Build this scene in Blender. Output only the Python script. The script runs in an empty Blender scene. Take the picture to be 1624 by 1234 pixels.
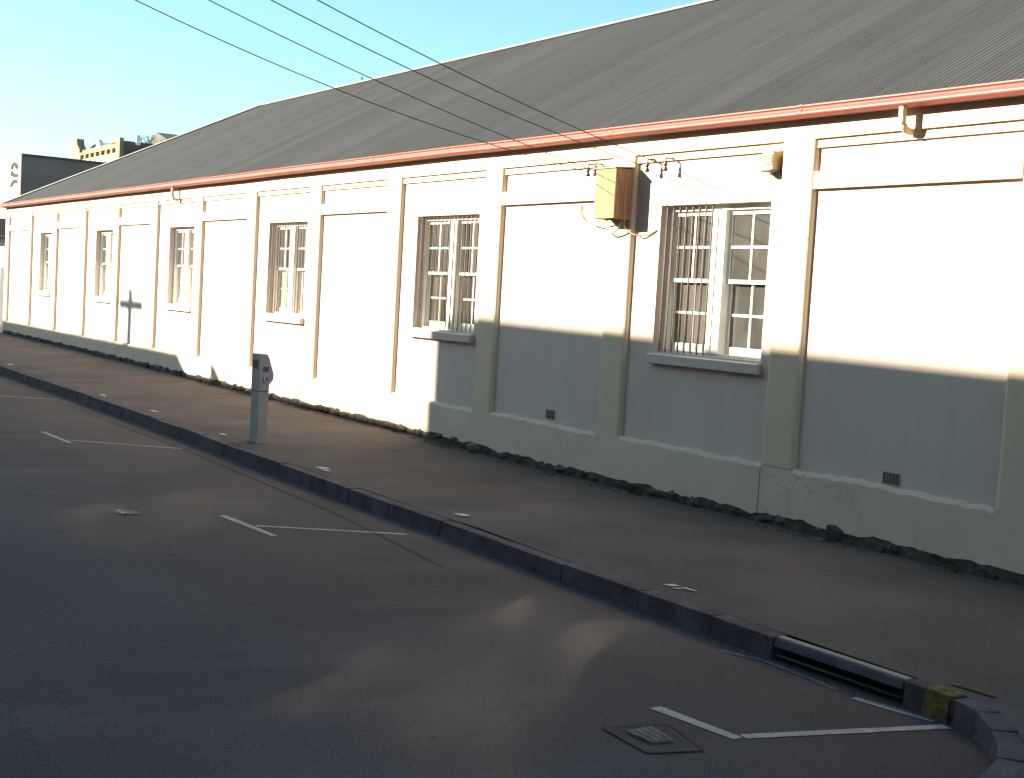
import bpy, bmesh, math, random
from mathutils import Vector, Matrix
rnd = random.Random(7)
sc = bpy.context.scene
COL = sc.collection

# ------------------------------------------------------------------ camera
CZ = 2.12                                   # camera height above the pavement at the wall
cam_d = bpy.data.cameras.new('camera'); cam = bpy.data.objects.new('camera', cam_d); COL.objects.link(cam)
yaw, pitch, roll = 0.9797, 0.0667, 0.0579
cy, sy, cp, sp = math.cos(yaw), math.sin(yaw), math.cos(pitch), math.sin(pitch)
F = Vector((-sy*cp, cy*cp, -sp)); Rt = Vector((cy, sy, 0)); U = Rt.cross(F)
c_, s_ = math.cos(roll), math.sin(roll)
R2 = c_*Rt + s_*U; U2 = -s_*Rt + c_*U
cam.matrix_world = Matrix(((R2.x, U2.x, -F.x, 0), (R2.y, U2.y, -F.y, 0), (R2.z, U2.z, -F.z, CZ), (0, 0, 0, 1)))
cam_d.sensor_width = 36; cam_d.lens = 46.12; cam_d.clip_start = .05; cam_d.clip_end = 6000
sc.camera = cam
sc.cycles.blur_glossy = 0.0; sc.cycles.sample_clamp_indirect = 0.0; sc.cycles.caustics_reflective = True      # keep the sunlight the panes throw back onto the road

# ------------------------------------------------------------------ light
SUN_DIR = Vector((.75, 1.0, -.45)).normalized()
w = bpy.data.worlds.new('World'); sc.world = w; w.use_nodes = True
nt = w.node_tree; bg = nt.nodes['Background']
sky = nt.nodes.new('ShaderNodeTexSky'); sky.sky_type = 'NISHITA'; sky.sun_disc = False
sky.sun_elevation = math.radians(20); sky.sun_rotation = math.atan2(-SUN_DIR.x, -SUN_DIR.y)
sky.altitude = 0; sky.air_density = 1.0; sky.dust_density = .6; sky.ozone_density = 1.0
tint = nt.nodes.new('ShaderNodeMix'); tint.data_type = 'RGBA'; tint.blend_type = 'MULTIPLY'; tint.inputs[0].default_value = 1
tint.inputs[7].default_value = (.77, 1.04, 1.02, 1)
nt.links.new(sky.outputs[0], tint.inputs[6]); nt.links.new(tint.outputs[2], bg.inputs[0]); bg.inputs[1].default_value = .067
sd = bpy.data.lights.new('sun', 'SUN'); sd.energy = 5; sd.angle = math.radians(.5); sd.color = (1, .89, .68)
so = bpy.data.objects.new('sun', sd); COL.objects.link(so)
so.rotation_euler = SUN_DIR.to_track_quat('-Z', 'Y').to_euler()
sc.view_settings.view_transform = 'Standard'; sc.view_settings.look = 'None'
sc.view_settings.gamma = 1; sc.view_settings.use_curve_mapping = False
sc.view_settings.exposure = 2.0

# ------------------------------------------------------------------ materials
def mat(name, col, rough=.8, var=.12, scale=3.0, grain=0.0, gscale=120, bump=0.0, bscale=60, metal=0, spec=.5, col2=None, stretch=(1, 1, 1), perobj=0.0, crack=0.0, streak=0.0, patchy=0.0):
    m = bpy.data.materials.new(name); m.use_nodes = True
    n = m.node_tree.nodes; l = m.node_tree.links; p = n['Principled BSDF']
    p.inputs['Roughness'].default_value = rough; p.inputs['Metallic'].default_value = metal
    p.inputs['Specular IOR Level'].default_value = spec
    geo = n.new('ShaderNodeNewGeometry')
    mp = n.new('ShaderNodeMapping'); mp.inputs['Scale'].default_value = stretch
    l.new(geo.outputs['Position'], mp.inputs['Vector'])
    def noise(s, d=4, vec=None):
        t = n.new('ShaderNodeTexNoise'); t.inputs['Scale'].default_value = s; t.inputs['Detail'].default_value = d
        l.new(vec or mp.outputs[0], t.inputs['Vector']); return t.outputs['Fac']
    def mix(a, b, f, mode='MIX'):
        x = n.new('ShaderNodeMix'); x.data_type = 'RGBA'; x.blend_type = mode
        for sock, v in ((x.inputs[6], a), (x.inputs[7], b), (x.inputs[0], f)):
            if hasattr(v, 'is_linked'): l.new(v, sock)
            elif isinstance(v, (int, float)): sock.default_value = v
            else: sock.default_value = (*v, 1)
        return x.outputs[2]
    def ramp(f, a, b):
        r = n.new('ShaderNodeMapRange'); r.inputs[1].default_value = a; r.inputs[2].default_value = b
        l.new(f, r.inputs[0]); return r.outputs[0]
    c1 = [v*(1-var) for v in col]; c2 = [min(1, v*(1+var)) for v in (col2 or col)]
    c = mix(c1, c2, ramp(noise(scale, 6), .3, .7))
    if streak:
        mv = n.new('ShaderNodeMapping'); mv.inputs['Scale'].default_value = (1, 1, .06); l.new(geo.outputs['Position'], mv.inputs['Vector'])
        c = mix(c, [v*(1-streak) for v in col], ramp(noise(7, 5, mv.outputs[0]), .52, .8))
    if grain:
        c = mix(c, (.5, .5, .5), 0.0) if False else c
        g = noise(gscale, 2)
        gm = n.new('ShaderNodeMapRange'); gm.inputs[1].default_value = .3; gm.inputs[2].default_value = .7
        gm.inputs[3].default_value = 1-grain; gm.inputs[4].default_value = 1+grain; l.new(g, gm.inputs[0])
        cc = n.new('ShaderNodeVectorMath'); cc.operation = 'SCALE'; l.new(c, cc.inputs[0]); l.new(gm.outputs[0], cc.inputs[3]); c = cc.outputs[0]
    if patchy:                              # pale streaks paint window-reflected sunlight into the colour, plus broad mottling
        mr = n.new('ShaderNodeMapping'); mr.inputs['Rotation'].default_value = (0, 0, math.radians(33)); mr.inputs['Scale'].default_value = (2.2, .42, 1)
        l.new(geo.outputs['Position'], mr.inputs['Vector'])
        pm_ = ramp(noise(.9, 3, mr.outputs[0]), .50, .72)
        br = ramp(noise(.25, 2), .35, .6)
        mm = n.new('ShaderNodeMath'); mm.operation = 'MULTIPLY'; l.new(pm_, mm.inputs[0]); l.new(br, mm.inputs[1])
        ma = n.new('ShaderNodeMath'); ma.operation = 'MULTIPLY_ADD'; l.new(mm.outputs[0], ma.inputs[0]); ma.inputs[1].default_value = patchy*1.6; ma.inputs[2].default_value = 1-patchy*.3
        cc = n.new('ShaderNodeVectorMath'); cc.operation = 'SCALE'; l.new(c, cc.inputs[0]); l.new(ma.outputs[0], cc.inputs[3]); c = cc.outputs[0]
    if crack:
        v = n.new('ShaderNodeTexVoronoi'); v.feature = 'DISTANCE_TO_EDGE'; v.inputs['Scale'].default_value = 1.1
        dv = n.new('ShaderNodeVectorMath'); dv.operation = 'ADD'
        nn = n.new('ShaderNodeTexNoise'); nn.inputs['Scale'].default_value = 5; l.new(geo.outputs['Position'], nn.inputs['Vector'])
        sc2 = n.new('ShaderNodeVectorMath'); sc2.operation = 'SCALE'; sc2.inputs[3].default_value = .35; l.new(nn.outputs['Color'], sc2.inputs[0])
        l.new(geo.outputs['Position'], dv.inputs[0]); l.new(sc2.outputs[0], dv.inputs[1]); l.new(dv.outputs[0], v.inputs['Vector'])
        msk = ramp(noise(.6, 2), .47, .56)
        ml = n.new('ShaderNodeMath'); ml.operation = 'MULTIPLY'; l.new(ramp(v.outputs['Distance'], .014, .003), ml.inputs[0]); l.new(msk, ml.inputs[1])
        m2 = n.new('ShaderNodeMath'); m2.operation = 'MULTIPLY'; m2.inputs[1].default_value = crack; l.new(ml.outputs[0], m2.inputs[0])
        c = mix(c, [v_*.35 for v_ in col], m2.outputs[0])
    if perobj:
        oi = n.new('ShaderNodeObjectInfo'); r = n.new('ShaderNodeMapRange')
        r.inputs[3].default_value = 1-perobj; r.inputs[4].default_value = 1+perobj; l.new(oi.outputs['Random'], r.inputs[0])
        cc = n.new('ShaderNodeVectorMath'); cc.operation = 'SCALE'; l.new(c, cc.inputs[0]); l.new(r.outputs[0], cc.inputs[3]); c = cc.outputs[0]
    l.new(c, p.inputs['Base Color'])
    if bump:
        b = n.new('ShaderNodeBump'); b.inputs['Strength'].default_value = bump; b.inputs['Distance'].default_value = .01
        l.new(noise(bscale, 5), b.inputs['Height']); l.new(b.outputs[0], p.inputs['Normal'])
    return m

M = {}
M['panel'] = mat('panel_paint', (.585, .49, .44), .85, .035, 1.2, .025, 90, .15, 40, streak=.045)
M['cream'] = mat('cream_paint', (.64, .52, .385), .85, .03, 1.4, .03, 90, .2, 30, streak=.03)
M['plinth'] = mat('plinth_render', (.64, .52, .405), .9, .06, 1.6, .03, 70, .4, 14, crack=.35)
M['woodwhite'] = mat('white_joinery', (.78, .77, .72), .5, .04, 4)
M['sillgrey'] = mat('sill_paint', (.575, .485, .435), .75, .05, 6, bump=.1)
M['stone'] = mat('dark_basalt', (.105, .085, .08), .95, .35, 9, .3, 60, .8, 30, perobj=.45, spec=.15)
M['kerb'] = mat('bluestone', (.095, .076, .083), .9, .32, 3.5, .25, 70, .8, 30, perobj=.07, spec=.2)
M['roof'] = mat('roof_iron', (.064, .062, .060), .62, .10, 2.2, .06, 40, col2=(.072, .071, .068), stretch=(6, .35, .35), perobj=.12)
M['ridge'] = mat('ridge_iron', (.30, .29, .26), .5, .1, 2)
M['red'] = mat('red_gutter_paint', (.31, .060, .045), .47, .12, 1.2, spec=.4)
M['soffit'] = mat('soffit_paint', (.20, .13, .11), .8, .12, 3)
M['glass'] = mat('window_glass', (.067, .066, .063), .095, .35, 2.2, perobj=.3); M['glass'].node_tree.nodes['Principled BSDF'].inputs['IOR'].default_value = 2.15
M['whitewash'] = mat('whitewashed_glass', (.50, .50, .46), .25, .1, 3, perobj=.12)
M['bar'] = mat('rusty_bar', (.17, .12, .09), .7, .2, 14)
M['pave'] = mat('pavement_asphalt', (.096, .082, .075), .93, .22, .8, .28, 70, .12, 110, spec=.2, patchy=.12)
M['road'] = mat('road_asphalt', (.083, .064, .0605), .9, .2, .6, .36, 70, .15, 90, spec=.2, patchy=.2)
M['seam'] = mat('tar_seam', (.086, .066, .061), .95, .2, 3, spec=.05)
M['white'] = mat('road_paint', (.43, .35, .30), .85, .16, 12, .18, 60, spec=.15)
M['mark'] = mat('pale_mark_paint', (.46, .44, .41), .8, .2, 14, .2, 60)
M['faded'] = mat('faded_road_paint', (.19, .165, .15), .9, .25, 9, .25, 60, spec=.1)
M['yellow'] = mat('yellow_paint', (.15, .10, .04), .9, .45, 9, .3, 50, spec=.1)
M['concrete'] = mat('pale_concrete', (.34, .28, .23), .9, .15, 4, .1, 60, .3, 60, spec=.1)
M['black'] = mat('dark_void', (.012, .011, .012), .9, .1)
M['edge'] = mat('dusty_edge', (.074, .057, .053), .95, .3, 12, spec=.05)
M['iron'] = mat('cast_iron', (.07, .062, .055), .6, .2, 9, .15, 80)
M['lid'] = mat('worn_lid', (.21, .15, .115), .9, .3, 20, .25, 120, spec=.1)
M['meter'] = mat('meter_grey_paint', (.34, .325, .325), .5, .06, 5)
M['blue'] = mat('blue_label', (.05, .06, .18), .5, .1)
M['label'] = mat('pale_label', (.40, .38, .42), .5, .06)
M['boxfront'] = mat('sunlit_weathered_board', (.42, .27, .115), .85, .18, 3, .1, 60, stretch=(8, 8, .7))  # front boards of the timber box, sunlit tone put into the colour
M['boxside'] = mat('shaded_brown_board', (.26, .135, .085), .85, .3, 3, .12, 60, stretch=(8, 8, .7))  # same timber made darker, shade of the side face put into the colour
M['zinc'] = mat('zinc_sheet', (.32, .31, .30), .5, .15, 6)
M['wire'] = mat('wire_insulation', (.06, .042, .04), .7, .2)
M['cable'] = mat('pale_cable', (.32, .22, .13), .7, .15)
M['porcelain'] = mat('brown_porcelain', (.07, .045, .045), .3, .2)
M['ventgrey'] = mat('vent_terracotta', (.20, .18, .165), .85, .1)
M['beige'] = mat('beige_plastic', (.42, .33, .18), .6, .1)
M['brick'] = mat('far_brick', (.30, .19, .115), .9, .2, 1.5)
M['brickshade'] = mat('far_brick_shaded', (.115, .10, .085), .9, .12, 1.0)  # darker copy of the far brick, side-wall shade put into the colour
M['greywall'] = mat('grey_concrete_wall', (.165, .14, .125), .9, .15, .8, .06, 8)
M['whitewall'] = mat('white_wall', (.75, .74, .71), .85, .04, 1)
M['slate'] = mat('slate_roof_and_shade', (.06, .06, .065), .8, .2, 1.5)
M['bark'] = mat('twig_bark', (.10, .085, .07), .9, .2, 4)
M['timber'] = mat('pole_timber', (.16, .12, .085), .9, .25, 4, stretch=(6, 6, .4))
M['ground'] = mat('ground_earth', (.10, .092, .085), .95, .2, .1)
M['oppbrick'] = mat('street_brick', (.24, .13, .095), .9, .2, 2, .2, 20)
M['opprender'] = mat('street_render', (.33, .31, .27), .9, .1, 1.2)

# ------------------------------------------------------------------ mesh helpers
class MB:
    def __init__(s): s.v = []; s.f = []
    def quad(s, *pts):
        i = len(s.v); s.v += [tuple(p) for p in pts]; s.f.append(tuple(range(i, i+len(pts)))); return s
    def box(s, x0, x1, y0, y1, z0, z1):
        i = len(s.v)
        s.v += [(x0,y0,z0),(x1,y0,z0),(x1,y1,z0),(x0,y1,z0),(x0,y0,z1),(x1,y0,z1),(x1,y1,z1),(x0,y1,z1)]
        s.f += [tuple(i+k for k in q) for q in ((0,3,2,1),(4,5,6,7),(0,1,5,4),(1,2,6,5),(2,3,7,6),(3,0,4,7))]; return s
    def hexa(s, p):            # eight corners, bottom four then top four
        i = len(s.v); s.v += [tuple(q) for q in p]
        s.f += [tuple(i+k for k in q) for q in ((0,3,2,1),(4,5,6,7),(0,1,5,4),(1,2,6,5),(2,3,7,6),(3,0,4,7))]; return s
    def prism(s, poly, d):     # polygon (list of points) swept by vector d
        i = len(s.v); n = len(poly); d = Vector(d)
        s.v += [tuple(p) for p in poly] + [tuple(Vector(p)+d) for p in poly]
        s.f.append(tuple(range(i+n-1, i-1, -1))); s.f.append(tuple(range(i+n, i+2*n)))
        for k in range(n): s.f.append((i+k, i+(k+1) % n, i+n+(k+1) % n, i+n+k))
        return s
    def tube(s, pts, r, n=8):
        pts = [Vector(p) for p in pts]; i0 = len(s.v)
        for k, p in enumerate(pts):
            t = (pts[min(k+1, len(pts)-1)] - pts[max(k-1, 0)]).normalized()
            a = Vector((0, 0, 1)) if abs(t.z) < .9 else Vector((1, 0, 0))
            u = t.cross(a).normalized(); v = t.cross(u); rr = r[k] if isinstance(r, (list, tuple)) else r
            for j in range(n):
                an = 2*math.pi*j/n; s.v.append(tuple(p + rr*(math.cos(an)*u + math.sin(an)*v)))
        for k in range(len(pts)-1):
            for j in range(n):
                a = i0+k*n+j; b = i0+k*n+(j+1) % n; s.f.append((a, b, b+n, a+n))
        s.f.append(tuple(i0+j for j in range(n-1, -1, -1))); e = i0+(len(pts)-1)*n; s.f.append(tuple(e+j for j in range(n)))
        return s
    def mesh(s, name, m, org=(0, 0, 0), smooth=False, bevel=0, seg=2):
        me = bpy.data.meshes.new(name)
        me.from_pydata([(a-org[0], b-org[1], c-org[2]) for a, b, c in s.v], [], s.f)
        bm = bmesh.new(); bm.from_mesh(me)
        bmesh.ops.recalc_face_normals(bm, faces=bm.faces)
        if bevel: bmesh.ops.bevel(bm, geom=bm.edges[:], offset=bevel, segments=seg, affect='EDGES', profile=.5)
        bm.to_mesh(me); bm.free()
        if smooth:
            for pl in me.polygons: pl.use_smooth = True
        me.materials.append(M[m] if isinstance(m, str) else m); return me

ORG = {}
def root(name, loc, label, cat, group=None):
    o = bpy.data.objects.new(name, None); o.empty_display_size = .2; COL.objects.link(o); o.location = loc
    o['label'] = label; o['category'] = cat
    if group: o['group'] = group
    ORG[o] = Vector(loc); return o
def part(name, mb, m, parent, label=None, smooth=False, bevel=0, kind=None, seg=2):
    org = ORG[parent]; o = bpy.data.objects.new(name, mb.mesh(name, m, org, smooth, bevel, seg)); COL.objects.link(o)
    o.parent = parent; ORG[o] = org
    if label: o['label'] = label
    if kind: o['kind'] = kind
    return o
def inst(name, me, parent, loc, scale=(1, 1, 1), rot=(0, 0, 0)):
    o = bpy.data.objects.new(name, me); COL.objects.link(o); o.parent = parent
    o.location = Vector(loc) - ORG[parent]; o.scale = scale; o.rotation_euler = rot; return o
def single(name, mb, m, label, cat, group=None, smooth=False, loc=None, bevel=0):
    loc = loc or mb.v[0]
    o = bpy.data.objects.new(name, mb.mesh(name, m, loc, smooth, bevel)); COL.objects.link(o); o.location = loc
    o['label'] = label; o['category'] = cat
    if group: o['group'] = group
    ORG[o] = Vector(loc); return o
def struct(name, mb, m, label=None):
    o = bpy.data.objects.new(name, mb.mesh(name, m)); COL.objects.link(o); o['kind'] = 'structure'; ORG[o] = Vector((0, 0, 0))
    if label: o['label'] = label
    return o
def lerp(xs, ys, x):
    if x <= xs[0]: return ys[0]
    for a in range(len(xs)-1):
        if x <= xs[a+1]: t = (x-xs[a])/(xs[a+1]-xs[a]); return ys[a]+t*(ys[a+1]-ys[a])
    return ys[-1]

# ------------------------------------------------------------------ ground, road, pavement, kerb
GUT_Y = 6.6
def road_z(x, y):
    e = 1.5
    if y >= e: return -.19 + .05*(GUT_Y-y)
    return -.19 + .05*(GUT_Y-e) - .05*(e-y)
struct('ground', MB().quad((-3000, -3000, -.75), (3000, -3000, -.75), (3000, 3000, -.75), (-3000, 3000, -.75)), 'ground')
mb = MB(); ys = [-3.6, -1, 1.2, 1.5, 1.8, 3, 4, 5, 6, 7, 7.6]
for a, b in zip([-200, -100, -60, -40, -30, -20, -14, -10, -7, -4, 0, 6, 20, 60], [-100, -60, -40, -30, -20, -14, -10, -7, -4, 0, 6, 20, 60, 100]):
    for y0, y1 in zip(ys[:-1], ys[1:]):
        mb.quad((a, y0, road_z(a, y0)), (b, y0, road_z(b, y0)), (b, y1, road_z(b, y1)), (a, y1, road_z(a, y1)))
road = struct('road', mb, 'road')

KERB = [(-75, 7.35), (-50, 7.2), (-31.6, 7.02), (-25.3, 6.97), (-18.75, 6.845), (-16.9, 6.74), (-12.9, 6.63), (-10.2, 6.57), (-8.3, 6.50), (-7.15, 6.49), (-6.2, 6.48),
        (-5.1, 6.50), (-4.68, 6.47), (-4.5, 6.42), (-4.26, 6.25), (-4.05, 6.05), (-3.85, 5.75), (-3.7, 5.4), (-3.5, 5.0), (-3.2, 4.68), (-2.7, 4.45), (-2.0, 4.38), (6, 4.3), (30, 4.3)]
FZ = ([-75, -43, -30, -21.9, -16.8, -13.7, 30], [.22, .2, .15, .09, .05, .0, .0])   # pavement level along the wall
def fz(x): return lerp(FZ[0], FZ[1], x)
YF = 9.617; YP = YF + .07
kp = []                                    # densified kerb line
for (x0, y0), (x1, y1) in zip(KERB[:-1], KERB[1:]):
    n = max(1, int(math.hypot(x1-x0, y1-y0)/1.2))
    for k in range(n): kp.append((x0+(x1-x0)*k/n, y0+(y1-y0)*k/n))
kp.append(KERB[-1])
def kz(x): return -.03
mb = MB(); rows = []
kn = []
for i in range(len(kp)):
    a, b = kp[max(0, i-1)], kp[min(len(kp)-1, i+1)]; L = math.hypot(b[0]-a[0], b[1]-a[1]); kn.append((-(b[1]-a[1])/L, (b[0]-a[0])/L))
for i, (x, y) in enumerate(kp):
    # wall side point: straight across
    row = []
    for t in (0, .04, .35, .7, 1):
        xs, ys_ = x+kn[i][0]*.02, y+kn[i][1]*.02; yy = ys_ + (YF + .05 - ys_)*t; xx = xs
        z = kz(x) + .008 + (fz(x) - kz(x) - .008)*t + .006*math.sin(x*1.7+t*5)
        row.append((xx, yy, z))
    rows.append(row)
# keep the sweep of the rounded corner from folding over itself: x grows monotonically along the line
for a, b in zip(rows[:-1], rows[1:]):
    for k in range(4): mb.quad(a[k], b[k], b[k+1], a[k+1])
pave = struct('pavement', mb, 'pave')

kerb = bpy.data.objects.new('kerb', None); COL.objects.link(kerb); kerb['kind'] = 'structure'; ORG[kerb] = Vector((0, 0, 0))
def walk(step0, step1):
    """split the kerb line into stones of even length"""
    acc = 0; start = kp[0]; out = []; L = rnd.uniform(step0, step1); broke = False
    for a, b in zip(kp[:-1], kp[1:]):
        seg = math.hypot(b[0]-a[0], b[1]-a[1]); pos = 0
        curve = -4.75 < a[0] < -2.2
        if curve and not broke: out.append((start, a)); start = a; acc = 0; L = .26; broke = True
        while acc + seg - pos >= L:
            t = (pos + L - acc)/seg; pos += L - acc; acc = 0
            q = (a[0]+(b[0]-a[0])*t, a[1]+(b[1]-a[1])*t); out.append((start, q)); start = q; L = rnd.uniform(.22, .34) if curve else rnd.uniform(step0, step1)
        acc += seg - pos
    return out
SD0, SD1 = -6.16, -5.10                      # storm drain opening along the kerb
stones = []
for (a, b) in walk(.8, 1.15):
    if b[0] > SD0 and a[0] < SD1:           # make room for the drain
        if a[0] < SD0-.1: stones.append((a, (SD0-.01, lerp([k[0] for k in KERB], [k[1] for k in KERB], SD0))))
        if b[0] > SD1+.1: stones.append(((SD1+.01, lerp([k[0] for k in KERB], [k[1] for k in KERB], SD1)), b))
        continue
    stones.append((a, b))
def kerb_hexa(a, b, zt, j=0.0, g=.008, wd=.15):
    ax, ay = a; bx, by = b; L = math.hypot(bx-ax, by-ay); dx, dy = (bx-ax)/L, (by-ay)/L; nx, ny = -dy, dx
    ax += dx*g; ay += dy*g; bx -= dx*g; by -= dy*g
    g = .0004; ja, jb, jz = rnd.uniform(-j, j), rnd.uniform(-j, j), rnd.uniform(-j, j)*.7
    za, zb_ = zt+jz, zt+jz+rnd.uniform(-j, j)*.4
    f = .135; t_ = .105; wd = .03; ax -= 0   # batter of the face
    ax, ay, bx, by = ax, ay, bx, by; ja -= t_; jb -= t_
    return [(ax-nx*f, ay-ny*f, -.45), (bx-nx*f, by-ny*f, -.45), (bx+nx*wd, by+ny*wd, -.45), (ax+nx*wd, ay+ny*wd, -.45),
            (ax+nx*ja, ay+ny*ja, za), (bx+nx*jb, by+ny*jb, zb_), (bx+nx*wd, by+ny*wd, zb_+.004), (ax+nx*wd, ay+ny*wd, za+.004)]
for a, b in stones:
    if a[0] < -62 or a[0] > 6: continue
    p = part('kerb_stone', MB().hexa(kerb_hexa(a, b, -.026, .012 if -4.75 < a[0] < -2.2 else .010)), 'kerb', kerb, bevel=.007)

# opposite side of the street
OZ = -.10
struct('opposite_pavement', MB().quad((-200, -3.62, -.10), (100, -3.62, -.10), (100, -9, -.04), (-200, -9, -.04)), 'pave')
struct('opposite_kerb', MB().box(-200, 100, -3.62, -3.48, -.5, -.09), 'kerb')
struct('yard_ground', MB().quad((-220, 7.4, -.3), (-43.6, 7.4, -.3), (-43.6, 200, -.3), (-220, 200, -.3)), 'road')

# ------------------------------------------------------------------ the long building
B = root('long_building', (-20, YF, 0), 'long single-storey cream rendered building with grey corrugated roof and six windows', 'building')
PX = [-9.24 - 2.8027*i for i in range(-4, 13)]     # right edges of the pilasters, right to left
PW = .45
XL, XR = PX[-1]-PW, PX[0]                          # building ends
ZTOP, ZL1, ZL2 = 4.155, 3.885, 3.80
WIN = [(-11.60, -9.855), (-17.21, -15.475), (-22.74, -21.08), (-28.18, -26.58), (-33.72, -32.16), (-39.25, -37.83), (-6.0, -4.255), (-.4, 1.35)]
WZ0, WZ1 = 1.645, 3.30
# pilasters
jt = lambda x: .105 + .013*math.sin(x*5.3) + .012*math.sin(x*13.1+1) + .008*math.sin(x*29)     # ragged lower edge of the render
for i, x in enumerate(PX):
    zb = .60
    rr = .05; plan = [(x-PW, YP+.2), (x-PW, YF+rr)]
    plan += [(x-PW+rr*(1-math.cos(t)), YF+rr*(1-math.sin(t))) for t in [k*math.pi/12 for k in range(1, 7)]]
    plan += [(x-rr*(1-math.sin(t)), YF+rr*(1-math.cos(t))) for t in [k*math.pi/12 for k in range(0, 7)]] + [(x, YP+.2)]
    zb0 = .603
    if i != 4: part('plinth', MB().hexa([(x-PW, YF+.0015, fz(x-PW)+jt(x-PW)), (x, YF+.0015, fz(x)+jt(x)), (x, YP+.2, fz(x)+jt(x)), (x-PW, YP+.2, fz(x-PW)+jt(x-PW)), (x-PW, YF+.0015, .602), (x, YF+.0015, .602), (x, YP+.2, .602), (x-PW, YP+.2, .602)]), 'plinth', B)
    part('pilaster', MB().prism([(px_, py_, zb0) for px_, py_ in plan], (0, 0, ZL1-zb0)), 'cream', B)
# recessed panels, with the openings left free
panels = []
for i, (xr, xl) in enumerate(zip(PX[:-1], PX[1:])):
    x0, x1 = xl, xr - PW
    wn = [q for q in WIN if q[0] > x0-.05 and q[1] < x1+.12]
    mb = MB()
    if wn:
        a, b = wn[0][0], min(wn[0][1], x1-.02)
        mb.box(x0, a, YP, YP+.35, .5, ZL2); mb.box(b, x1, YP, YP+.35, .5, ZL2)
        mb.box(a, b, YP, YP+.35, .5, WZ0-.0); mb.box(a, b, YP, YP+.35, WZ1, ZL2)
    else: mb.box(x0, x1, YP, YP+.35, .5, ZL2)
    part('wall_panel', mb, 'panel', B)
    # stepped moulding at the head of the panel
    part('moulding', MB().box(x0+.001, x1-.001, YF+.036, YP+.2, ZL2, ZL1), 'cream', B)
    if not wn: part('string_course', MB().box(x0-.0, x1+.0, YF+.012, YP+.2, 3.395, 3.565), 'cream', B)
    # plinth with an uneven chamfered top
    mb = MB(); n = 26; pt = []
    for k in range(n+1):
        x = x0 + (x1-x0)*k/n; pt.append((x, .60 + rnd.uniform(-.012, .012) + .01*math.sin(x*2.1)))
    for (xa, za), (xb, zb) in zip(pt[:-1], pt[1:]):
        fa, fb = fz(xa)+jt(xa), fz(xb)+jt(xb)
        y0 = YF+.002
        mb.quad((xa, y0, fa), (xb, y0, fb), (xb, y0, zb-.03), (xa, y0, za-.03))
        mb.quad((xa, y0, za-.03), (xb, y0, zb-.03), (xb, y0+.02, zb), (xa, y0+.02, za))
        mb.quad((xa, y0+.02, za), (xb, y0+.02, zb), (xb, YP+.01, zb+.012), (xa, YP+.01, za+.012))
        mb.quad((xa, y0, fa), (xb, y0, fb), (xb, YP+.1, fb), (xa, YP+.1, fa))
    part('plinth', mb, 'plinth', B)
x = PX[4]
part('plinth', MB().hexa([(x-PW, YF+.008, jt(x-PW)), (x, YF+.008, jt(x)), (x, YP+.2, jt(x)), (x-PW, YP+.2, jt(x-PW)), (x-PW, YF+.008, .60), (x, YF+.008, .60), (x, YP+.2, .60), (x-PW, YP+.2, .60)]), 'plinth', B)
# frieze over everything
part('frieze', MB().box(XL, XR, YF, YP+.3, ZL1, ZTOP), 'cream', B)
# end and back walls
part('end_wall', MB().box(XL, XL+.3, YP+.201, 21.9, .1, ZTOP), 'panel', B)
part('end_wall', MB().box(XR-.3, XR, YP+.301, 21.9, .1, ZTOP), 'panel', B)
part('back_wall', MB().box(XL+.3, XR-.3, 21.6, 21.9, .1, ZTOP), 'panel', B)
# rubble foundation
variants = []
for k in range(6):
    bm = bmesh.new(); bmesh.ops.create_icosphere(bm, subdivisions=1, radius=.5)
    for v in bm.verts:
        c = v.co; m_ = max(abs(c.x), abs(c.y), abs(c.z)); v.co = c*(.5*c.length/m_*.55 + .5) * rnd.uniform(.9, 1.1)
    me = bpy.data.meshes.new('foundation_stone'); bm.to_mesh(me); bm.free(); me.materials.append(M['stone']); variants.append(me)
x = XL + .1
mb = MB()
for k in range(60):
    xa, xb = XL+(XR-XL)*k/60, XL+(XR-XL)*(k+1)/60
    mb.hexa([(xa, YF+.012, fz(xa)-.2), (xb, YF+.012, fz(xb)-.2), (xb, YP, fz(xb)-.2), (xa, YP, fz(xa)-.2), (xa, YF+.012, fz(xa)+.19), (xb, YF+.012, fz(xb)+.19), (xb, YP, fz(xb)+.19), (xa, YP, fz(xa)+.19)])
part('footing', mb, 'stone', B)
while x < -3.2:
    L = rnd.uniform(.10, .46)
    inst('foundation_stone', rnd.choice(variants), B, (x+L/2, YF+.045+rnd.uniform(-.015, .015), fz(x)+.065+rnd.uniform(-.01, .012)), (L*1.3, rnd.uniform(.10, .19), rnd.uniform(.12, .21)), (rnd.uniform(-.5, .5), rnd.uniform(-.35, .35), rnd.uniform(-.3, .3)))
    x += L
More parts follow.
